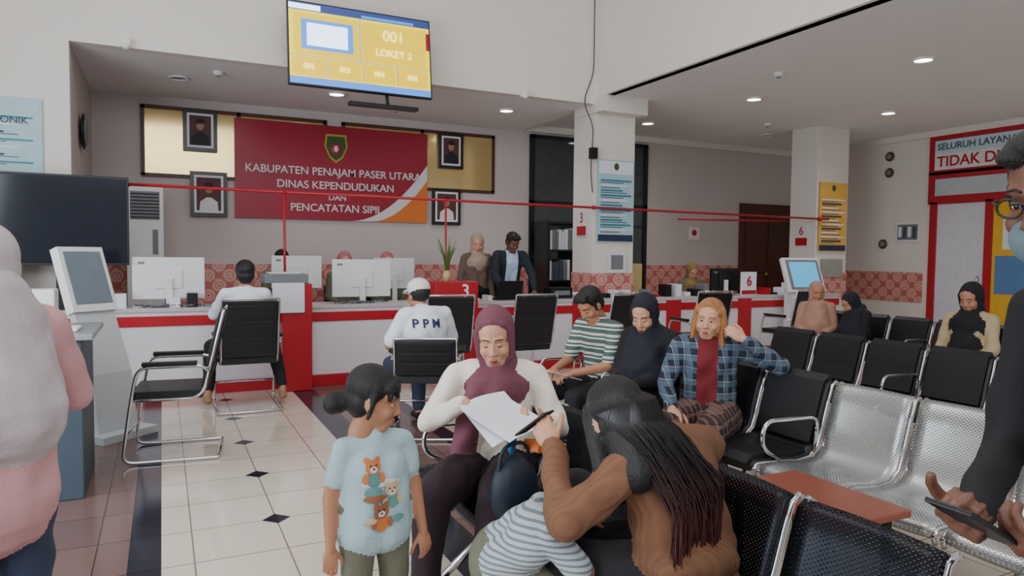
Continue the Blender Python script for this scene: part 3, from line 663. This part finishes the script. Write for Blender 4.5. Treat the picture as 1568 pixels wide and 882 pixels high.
SKA=skin('skin_light',(206,154,124)); SKB=skin('skin_medium',(180,126,96)); SKC=skin('skin_dark',(112,74,58)); LIP=mat('lip_colour',(170,86,82),.4); LIP2=mat('lip_plain',(146,92,80),.5)
HB=hairm('black_hair',(20,17,18)); SHB=mat('black_shoes',(20,18,18),.4); SND=mat('tan_sandals',(150,120,90),.6)
def mats(top,low,sk=SKB,hij=None,hair=HB,shoe=SHB,lip=LIP2,**kw):
    d=dict(top=top,low=low,skin=sk,hijab=hij or HB,hair=hair,shoe=shoe,lip=lip); d.update(kw); return d
BLKC=cloth('black_cloth',(22,22,26)); NAVY=cloth('navy_cloth',(24,26,38)); MAROON=cloth('maroon_cloth',(114,64,78)); DPLUM=cloth('dark_plum_trousers',(44,28,36)); CREAM=cloth('cream_cloth',(238,228,214),.08); WHTC=cloth('white_cloth',(230,236,244),.05); DENIM=cloth('dark_denim',(52,62,84)); KHAKI=cloth('khaki_cloth',(104,106,88)); TANH=cloth('tan_cloth',(176,134,116)); PINK=cloth('pink_cloth',(206,156,158),.08); GPINK=cloth('greyish_pink_cloth',(194,182,186),.06)
# --- woman maroon hijab with papers
f=(-.4226,-.906)
e,b=person('seated_woman_in_maroon_hijab',1.33,2.85,f,SIT,mats(CREAM,DPLUM,SKA,MAROON,lip=LIP),k=.97,rot=(-6,18,4),closed=True,voxel=.008,hv=.005,fold=.0065,bulk=1.06,lw=1.15,scarf=False,
  J=dict(C=(0,.02,.82),N=(0,.03,.945),H=(.01,.095,1.085),sR=(.165,.02,.915),sL=(-.165,.02,.915),eR=(.29,.12,.73),wR=(.125,.33,.85),eL=(-.27,.10,.70),wL=(-.19,.33,.77),kR=(.24,.45,.52),kL=(.0,.47,.52),aR=(.28,.42,.1),tR=(.3,.54,.045),aL=(.04,.48,.1),tL=(.05,.6,.045)),
  hands=dict(R=dict(F=(-.85,.35,-.2),U=(-.1,-.25,-.9),curl=24),L=dict(F=(.7,.6,.2),U=(.3,-.2,.9),curl=34)),
  extra=[cone((.0,.10,.93),(.10,.14,.82),.055,.05,'hijab'),cone((.10,.14,.82),(.14,.16,.62),.05,.055,'hijab'),cone((.14,.16,.62),(.17,.19,.56),.055,.03,'hijab'),ell((0,.02,.62),(.19,.15,.10),'top')])
m=MB(); 
for k_,(dx,rz) in enumerate(((0,.75),(.02,.5))):
    T=Matrix.Translation((-.03+dx,.43-k_*.01,.825-k_*.012))@Matrix.Rotation(-.5,4,'X')@Matrix.Rotation(.12,4,'Y')@Matrix.Rotation(rz,4,'Z')
    vs=[];fs=[]
    for i in range(9):
        for q in range(7): u=(i/8-.5); w=(q/6-.5); vs.append((u*.20,w*.28,.02*math.sin(u*3+k_)+.012*w*w))
    for i in range(8):
        for q in range(6): fs.append((i*7+q,i*7+q+1,(i+1)*7+q+1,(i+1)*7+q))
    m.add(vs,fs,PAPER,True,T)
m.obj('paper_sheets',0,e)
# --- child
TEE=cloth('pale_blue_tee',(172,198,204),.06)
e,b=person('standing_child',.64,2.35,(.12,-1),STD,mats(TEE,KHAKI,SKB,lip=LIP2),style='bun',k=.66,hk=.88,rot=(62,14,0),voxel=.007,hv=.005,fold=.005,fem=False,short=.62,bulk=.95,lw=1.2,curl=25,
  J=dict(N=(0,0,.845),H=(0,.01,.955),C=(0,0,.74),sR=(.108,0,.80),sL=(-.108,0,.80),eR=(.15,-.01,.64),wR=(.16,.02,.48),eL=(-.15,.0,.64),wL=(-.165,.04,.48)),extra=[cone((-.035,0,.52),(-.03,0,.72),.098,.085,'top'),cone((.035,0,.52),(.03,0,.72),.098,.085,'top')])
BR=mat('print_brown',(150,96,66),.8); TN=mat('print_tan',(206,176,134),.8); TL=mat('print_teal',(96,146,140),.8); OG=mat('print_orange',(206,120,66),.8); PWH=mat('print_white',(214,220,220),.8); PDK=mat('print_dark',(60,44,40),.8)
def critter(cx,cz,s,fur,cl):
    return [(cx,cz-.034*s,.024*s,.026*s,cl),(cx-.017*s,cz+.019*s,.009*s,.009*s,fur),(cx+.017*s,cz+.019*s,.009*s,.009*s,fur),(cx,cz,.025*s,.021*s,fur),(cx,cz-.007*s,.012*s,.009*s,PWH),(cx-.009*s,cz+.005*s,.003*s,.003*s,PDK),(cx+.009*s,cz+.005*s,.003*s,.003*s,PDK),(cx,cz-.005*s,.004*s,.003*s,PDK),(cx-.026*s,cz-.032*s,.009*s,.016*s,fur),(cx+.026*s,cz-.032*s,.009*s,.016*s,fur)]
decal(e,b,[(.01,.69,.07,.012,PWH)]+critter(.035,.745,1.1,OG,TL)+critter(-.025,.665,1.0,TN,TL)+[(.04,.665,.03,.02,TL),(.035,.645,.04,.012,BR)]+critter(.015,.60,1.1,BR,OG)+[(-.04,.575,.022,.012,TL),(.055,.575,.02,.01,TN)],'shirt_print')
# --- foreground woman, back to camera
TANS=knit('tan_knit_sweater',(138,96,70),(96,66,48)); 
N=NT('reddish_tip_hair'); sp=N.n('ShaderNodeSeparateXYZ',{0:N.n('ShaderNodeTexCoord').outputs['Object']})
HG=N.n('ShaderNodeMapRange',{0:sp.outputs[2],1:.90,2:.58}).outputs[0]; N.set('Base Color',N.mix(HG,lin((18,14,16)),lin((84,44,40)))); N.set('Roughness',.42); LHAIR=N.m
e,b=person('seated_woman_with_long_hair',1.41,1.66,(-.5,.866),SIT,mats(TANS,BLKC,SKA,hair=HB),style='long',k=.93,rot=(-32,28,0),voxel=.008,hv=.006,fold=.007,bulk=1.16,
  J=dict(P=(0,0,.55),C=(-.02,.04,.78),N=(-.09,.11,.885),H=(-.14,.18,.955),sL=(-.20,.09,.85),sR=(.15,.0,.84),eL=(-.31,.25,.68),wL=(-.155,.38,.85),eR=(.2,.14,.66),wR=(.04,.34,.66)),
  hands=dict(L=dict(F=(.25,.6,.6),U=(.8,.2,-.2),curl=45)),extra=[ell((0,0,.56),(.2,.155,.1),'top'),ell((.0,0,.49),(.205,.16,.035),'top'),cone((-.185,.352,.817),(-.163,.372,.842),.042,.040,'top')])
m=MB(); rs=random.Random(3); hx,hy=-.14,.165
for k_ in range(900):
    a=rs.uniform(-2.5,2.5); x0=hx+.096*math.sin(a); y0=hy-.03-.105*math.cos(a); sd=math.sin(a)
    L=rs.uniform(.30,.46); pts=[(hx+(x0-hx)*.25,hy-.01+(y0-hy)*.2,1.058),(hx+(x0-hx)*.75,hy-.01+(y0-hy)*.75,1.035),(x0,y0,.985)]
    ex=hx+.10+sd*.13+rs.uniform(-.02,.02); ey=min(-.10,y0-.02)-.015*rs.random()+.07*abs(sd)*(1 if sd<0 else .5)
    for q in range(1,9):
        t=q/8; s_=min(1,t*1.7)**.8; zz=.985-L*t
        xx=x0+(ex-x0)*s_*min(1,.5+t*.6)+.008*math.sin(t*6+k_); yy=y0+(ey-y0)*s_+.005*math.sin(t*7+k_*2)
        pts.append((xx,yy,zz))
    m.tube(pts,.0044,LHAIR,5,r2=.0014)
m.obj('long_hair',0,e)
m=MB(); m.box(-.033,.033,-.004,.004,-.07,.07,BLACKP,M=Matrix.Translation((-.10,.48,.90))@Matrix.Rotation(.9,4,'X')); m.obj('phone',.003,e)
# --- toddler striped leaning
STR=bands('toddler_stripes',[(0,(180,188,192)),(.6,(112,126,134))],.018)
e,b=person('leaning_toddler',.98,2.03,(1,-.1),SIT,mats(STR,KHAKI,SKB),style='short',k=.6,hk=.74,rot=(0,35,0),voxel=.008,hv=.007,fold=.005,fem=False,short=.8,bulk=1.25,
  J=dict(P=(-.02,-.02,.46),C=(.10,.06,.58),N=(.12,.13,.62),H=(.12,.2,.67),sR=(.2,.08,.60),sL=(.02,.12,.63),eR=(.25,.16,.5),wR=(.2,.26,.5),eL=(.0,.2,.55),wL=(.0,.3,.55),kR=(.12,.14,.42),kL=(.0,.14,.42),aR=(.12,.12,.18),aL=(.0,.12,.18),tR=(.12,.2,.13),tL=(0,.2,.13),hR=(.04,-.0,.45),hL=(-.06,-.0,.45)))
m=MB(); NV=mat('bag_navy',(34,44,60),.5,bump=.2); OB=mat('orange_pouch',(216,110,40),.5)
m.ell((0,0,.56),(.11,.07,.14),NV); m.tube(fillet([(-.08,0,.62),(-.07,0,.74),(.07,0,.74),(.08,0,.62)],.06),.008,NV); m.box(-.07,.09,-.05,.03,.70,.74,OB,M=Matrix.Rotation(.2,4,'Y')); m.ell((.03,.05,.74),(.02,.02,.06),mat('bottle_blue',(60,130,190),.3)); m.obj('shoulder_bag',.006,M=MT(1.18,2.36,.3))
# --- flannel woman
FLN=plaid('plaid_flannel',(28,36,52),(90,110,126),(150,162,168)); REDT=cloth('red_shirt',(112,26,34)); BATIK=plaid('patterned_trousers',(50,36,38),(126,96,86),(30,24,28),.05); BLO=hairm('blond_orange_hair',(172,116,70))
def open_shirt(C,mi,keys):
    m_=(np.abs(C[:,0])<.055+.12*np.clip((.62-C[:,2])*.3,0,1))&(C[:,1]>.03)&(C[:,2]>.58)&(mi==keys.index('top')); mi=mi.copy(); mi[m_]=keys.index('inner'); return mi
e,b=person('seated_woman_in_plaid_shirt',2.88,3.22,(-.72,-.69),SIT,mats(FLN,BATIK,SKA,hair=BLO,lip=LIP,shoe=SND,inner=REDT,brow=BLO),style='blond',k=.96,rot=(-8,4,-4),voxel=.009,hv=.006,fold=.006,bulk=1.08,lw=1.2,over=(open_shirt,['inner']),
  J=dict(H=(0,.03,1.08),N=(0,0,.965),C=(0,-.01,.83),sR=(.165,-.01,.92),sL=(-.165,-.01,.92),eR=(.235,.1,.70),wR=(.17,.30,.60),eL=(-.40,.04,.83),wL=(-.20,.11,.98),kR=(.2,.42,.51),kL=(-.05,.44,.52)),
  hands=dict(L=dict(F=(.75,.0,.5),U=(.5,-.7,-.3),curl=40),R=dict(F=(-.3,.8,-.3),U=(0,0,-1))))
# --- black hijab woman w phone
e,b=person('seated_woman_in_black_hijab',2.83,3.72,(-.9,-.42),SIT,mats(BLKC,NAVY,SKA,NAVY,lip=LIP),k=.96,rot=(8,26,0),closed=True,voxel=.012,hv=.006,fold=.005,bulk=1.06,lw=1.15,
  J=dict(H=(0,.09,1.07),N=(0,.03,.95),C=(0,.0,.83),wR=(.07,.31,.66),wL=(-.05,.31,.66)),extra=[cone((0,.02,.92),(0,.05,.72),.12,.18,'hijab')])
m=MB(); m.box(-.035,.035,-.075,.075,-.004,.004,BLACKP,M=Matrix.Translation((.0,.40,.68))@Matrix.Rotation(.5,4,'X')); m.obj('phone',.002,e)
m=MB(); m.ell((0,0,.50),(.11,.06,.075),PAPER); m.tube(fillet([(-.07,0,.55),(-.05,0,.66),(.05,0,.66),(.07,0,.55)],.04),.006,PAPER); m.ell((.0,-.055,.50),(.02,.012,.02),BLACKP); m.obj('white_handbag',M=MT(2.66,3.97,.5))
# --- boy striped shirt
GST=bands('green_striped_shirt',[(0,(70,92,88)),(.4,(210,212,200)),(.55,(70,92,88)),(.75,(196,196,180))],.07)
e,b=person('seated_boy_in_striped_shirt',2.83,4.22,(-.97,-.2),SIT,mats(GST,BLKC,SKB),style='short',k=.98,rot=(0,38,0),closed=True,voxel=.012,hv=.007,fem=False,short=.8,
  J=dict(H=(0,.17,1.10),N=(0,.10,.99),C=(0,.06,.85),sR=(.17,.08,.94),sL=(-.17,.08,.94),eR=(.2,.17,.70),eL=(-.2,.17,.70),wR=(.1,.4,.66),wL=(-.1,.40,.66)))
MB().box(-.11,.11,-.15,.15,0,.004,PAPER,M=Matrix.Translation((0,.48,.65))@Matrix.Rotation(.3,4,'X')).obj('paper_form',0,e)
# --- PPM man
e,b=person('seated_man_in_white_cap',1.87,5.38,(-.05,1),SIT,mats(WHTC,DENIM,SKB,cap=mat('white_cap',(228,226,220),.8)),style='cap',k=1.0,rot=(12,10,0),voxel=.010,hv=.007,fem=False,short=.8,bulk=1.14,fold=.003,
  J=dict(C=(0,-.03,.85),N=(-.02,.02,1.0),H=(-.03,.06,1.11),eR=(.27,.06,.72),eL=(-.27,.06,.72)))
d,pj=decal(e,b,[(.0,.60,.001,.001,WHTC)],'shirt_seam',False)
tx=text('P P M',.095,(0,0,0),(0,0,0),mat('ppm_navy',(30,36,80),.7),e,name='shirt_lettering',ext=0,bold=.002)
for v in tx.data.vertices: v.co=pj(v.co.x-.035,v.co.y+.90,.010)
# --- man white shirt at counter
e,b=person('seated_man_in_white_shirt',.69,7.02,(0,1),SIT,mats(WHTC,BLKC,SKB,shoe=SND),style='short',k=1.05,rot=(0,5,0),voxel=.012,hv=.008,fem=False,short=.9,bulk=1.02,z=.04,
  J=dict(kR=(.28,.3,.5),kL=(-.28,.3,.5),aR=(.33,-.02,.1),aL=(-.33,-.02,.1),tR=(.34,.1,.03),tL=(-.34,.1,.03),wR=(.2,.42,.9),wL=(-.2,.42,.9),eR=(.26,.2,.8),eL=(-.26,.2,.8)))
# --- woman in pink foreground left
e,b=person('standing_woman_in_pink_jacket',-.45,2.42,(-.35,1),STD,mats(PINK,DENIM,SKA,GPINK),k=.9,rot=(10,8,0),voxel=.009,hv=.007,fold=.006,bulk=1.12,
  J=dict(eR=(.24,.08,1.0),wR=(.18,.3,.98),eL=(-.24,.08,1.0),wL=(-.18,.3,.98)),extra=[cone((0,-.02,.76),(0,-.02,1.1),.175,.15,'top'),cone((0,-.05,1.3),(.02,-.09,1.0),.11,.16,'hijab'),cone((-.06,-.05,1.25),(-.05,-.08,.98),.09,.12,'hijab'),cone((.06,-.05,1.25),(.09,-.06,1.02),.08,.10,'hijab')])
# --- dark man standing right foreground with phone
MASK=mat('face_mask_blue',(100,120,128),.8)
HZ=1.56
e,b=person('standing_man_with_phone',1.63,.66,(-1,.04),STD,mats(BLKC,BLKC,SKC,hair=HB),style='short',k=1.0,rot=(0,14,0),voxel=.012,hv=.006,fem=False,fold=.005,bulk=.92,
  J=dict(C=(0,.02,1.25),N=(0,.11,1.40),H=(.03,.22,HZ),sR=(.165,.03,1.345),sL=(-.15,.03,1.345),eL=(-.19,.06,1.05),wL=(-.10,.36,1.00),eR=(.2,.06,1.05),wR=(.06,.38,1.00)),hands=dict(L=dict(F=(.35,.8,.1),U=(.5,-.2,.8),curl=45),R=dict(F=(-.3,.8,.1),U=(-.4,-.2,.8),curl=45)))
M_=Matrix.Translation((.03,.22,HZ))@Matrix.Rotation(-math.radians(14),4,'X')
mk=MB(); mk.ell((0,.062,-.062),(.052,.045,.048),MASK); mk.obj('face_mask',0,e,M=M_)
mk=MB()
for s in (-1,1): mk.tube([(s*.03+.022*math.cos(q*.524),.094,.0+.017*math.sin(q*.524)) for q in range(12)],.0022,BLACKP,6,closed=True); mk.tube([(s*.052,.092,.004),(s*.078,.06,.006),(s*.082,-.01,.004)],.002,BLACKP,6)
mk.tube([(-.009,.095,.004),(.009,.095,.004)],.002,BLACKP,6); mk.obj('eyeglasses',0,e,M=M_)
m=MB(); m.box(-.038,.038,-.08,.08,-.004,.004,BLACKP,M=Matrix.Translation((-.02,.49,1.035))@Matrix.Rotation(.5,4,'X')); m.obj('phone',.002,e)
# --- others far
person('seated_woman_in_tan_hijab',6.78,5.8,(-.8,-.6),SIT,mats(TANH,BLKC,SKB,TANH),k=.92,rot=(20,14,0),voxel=.015,hv=.009,closed=True,extra=[cone((0,.03,.86),(0,.04,.68),.12,.18,'hijab')])
person('seated_woman_in_dark_hijab',6.78,5.26,(-1,.35),SIT,mats(BLKC,BLKC,SKB,NAVY),k=.88,rot=(0,30,0),voxel=.015,hv=.009,closed=True,extra=[cone((0,.03,.82),(0,.04,.66),.12,.18,'hijab')],J=dict(H=(0,.1,.95)))
BGE=cloth('beige_blouse',(186,166,130))
person('seated_woman_in_beige_blouse',6.15,3.68,(-1,-.1),SIT,mats(BGE,BLKC,SKB,BLKC),k=.98,rot=(0,20,0),voxel=.015,hv=.008,closed=True,extra=[cone((0,.03,.88),(0,.06,.7),.1,.13,'hijab')])
m=MB(); m.box(-.24,.24,-.24,.24,.40,.46,LEATH); m.box(-.24,.24,-.29,-.25,.46,.86,LEATH)
for s in (-1,1):
    for t in (-1,1): m.tube([(s*.21,t*.21,.41),(s*.23,t*.24,0)],.014,CHROME)
m.obj('side_chair',.012,M=MT(6.15,3.68,head_ang(-1,-.1)))
BGH=cloth('beige_hijab',(170,150,130)); 
person('standing_clerk_in_beige_hijab',3.76,8.72,(0,-1),STD,mats(cloth('brown_uniform',(104,88,76)),BLKC,SKA,BGH),k=1.0,rot=(-15,20,0),voxel=.015,hv=.007,closed=True,z=.03)
SHB2=cloth('light_blue_shirt',(184,204,228)); DJK=cloth('dark_teal_jacket',(30,42,52))
def shirt(C,mi,keys):
    m_=(np.abs(C[:,0])<.085)&(C[:,1]>.04)&(C[:,2]>.95)&(mi==keys.index('top')); mi=mi.copy(); mi[m_]=keys.index('inner'); return mi
e,b=person('standing_clerk_in_dark_jacket',4.19,8.70,(-.05,-1),STD,mats(DJK,BLKC,SKC,inner=SHB2),style='short',k=1.05,rot=(10,30,0),voxel=.013,hv=.008,fem=False,bulk=1.08,closed=True,over=(shirt,['inner']),
  J=dict(C=(0,.10,1.32),N=(0,.16,1.47),H=(0,.22,1.60),sR=(.19,.13,1.43),sL=(-.19,.13,1.43),eR=(.27,.26,1.17),eL=(-.27,.26,1.17),wR=(.22,.44,.97),wL=(-.22,.44,.97)))
PKH=cloth('rose_hijab',(180,110,120))
person('seated_clerk',1.42,9.80,(0,-1),SIT,mats(KHAKI,BLKC,SKB),style='short',k=1.12,voxel=.018,hv=.01,rot=(0,10,0),z=.06)
person('seated_clerk_in_rose_hijab',2.25,9.80,(0,-1),SIT,mats(KHAKI,BLKC,SKA,PKH),k=1.1,voxel=.018,hv=.01,rot=(0,10,0),z=.06)
person('seated_clerk_in_rose_hijab',2.88,9.9,(0,-1),SIT,mats(KHAKI,BLKC,SKA,PKH),k=1.1,voxel=.018,hv=.01,rot=(0,10,0),z=.06)
person('seated_clerk_in_olive_hijab',7.66,9.0,(-.3,-1),SIT,mats(KHAKI,BLKC,SKA,cloth('olive_hijab',(140,114,76))),k=1.05,voxel=.018,hv=.01,rot=(0,30,0),closed=True)
for (x,y) in ((1.42,9.82),(2.25,9.82),(2.88,9.92),(7.66,9.02)):
    m=MB(); m.box(-.24,.24,-.24,.24,.42,.48,LEATH); m.box(-.22,.22,-.29,-.24,.5,.98,LEATH); m.tube([(0,0,.42),(0,0,.08)],.03,BLACKP)
    for k_ in range(5):
        a=k_*1.2566; m.tube([(0,0,.08),(.28*math.cos(a),.28*math.sin(a),.04)],.018,BLACKP); m.ell((.28*math.cos(a),.28*math.sin(a),.025),(.025,.025,.025),BLACKP)
    m.obj('office_chair',.02,M=MT(x,y,math.pi))
# ================================================================= LIGHT + CAMERA
w=bpy.data.worlds.new('world'); SC.world=w; w.use_nodes=True
bg=w.node_tree.nodes['Background']; bg.inputs[0].default_value=(.84,.90,1,1); bg.inputs[1].default_value=.62
def area(name,loc,tgt,sx,sy,e,col):
    l=bpy.data.lights.new(name,'AREA'); l.shape='RECTANGLE'; l.size=sx; l.size_y=sy; l.energy=e; l.color=col
    o=bpy.data.objects.new(name,l); COL.objects.link(o); o.location=loc; o.rotation_euler=(Vector(tgt)-Vector(loc)).to_track_quat('-Z','Y').to_euler()
area('daylight_entrance',(-3.3,3.1,1.6),(2,4.5,.3),4.6,2.6,280,(.84,.92,1))
area('fascia_fill_light',(0,-3.6,4.6),(5.4,6,4.2),6,2,230,(.96,.97,1))  # added fill lamp to brighten the upper fascia; no window stands there
area('atrium_skylight',(1,4.2,5.9),(1.2,4.8,0),3.5,3.5,120,(1,.98,.95))
cam=bpy.data.cameras.new('camera'); co=bpy.data.objects.new('camera',cam); COL.objects.link(co)
cam.lens=25; cam.sensor_width=36; cam.clip_start=.05
R=Matrix.Rotation(math.radians(-26.2),3,'Z')@Matrix.Rotation(math.radians(90-2.74),3,'X')@Matrix.Rotation(math.radians(0.6),3,'Z')
co.matrix_world=Matrix.Translation((0,0,1.45))@R.to_4x4()
SC.camera=co
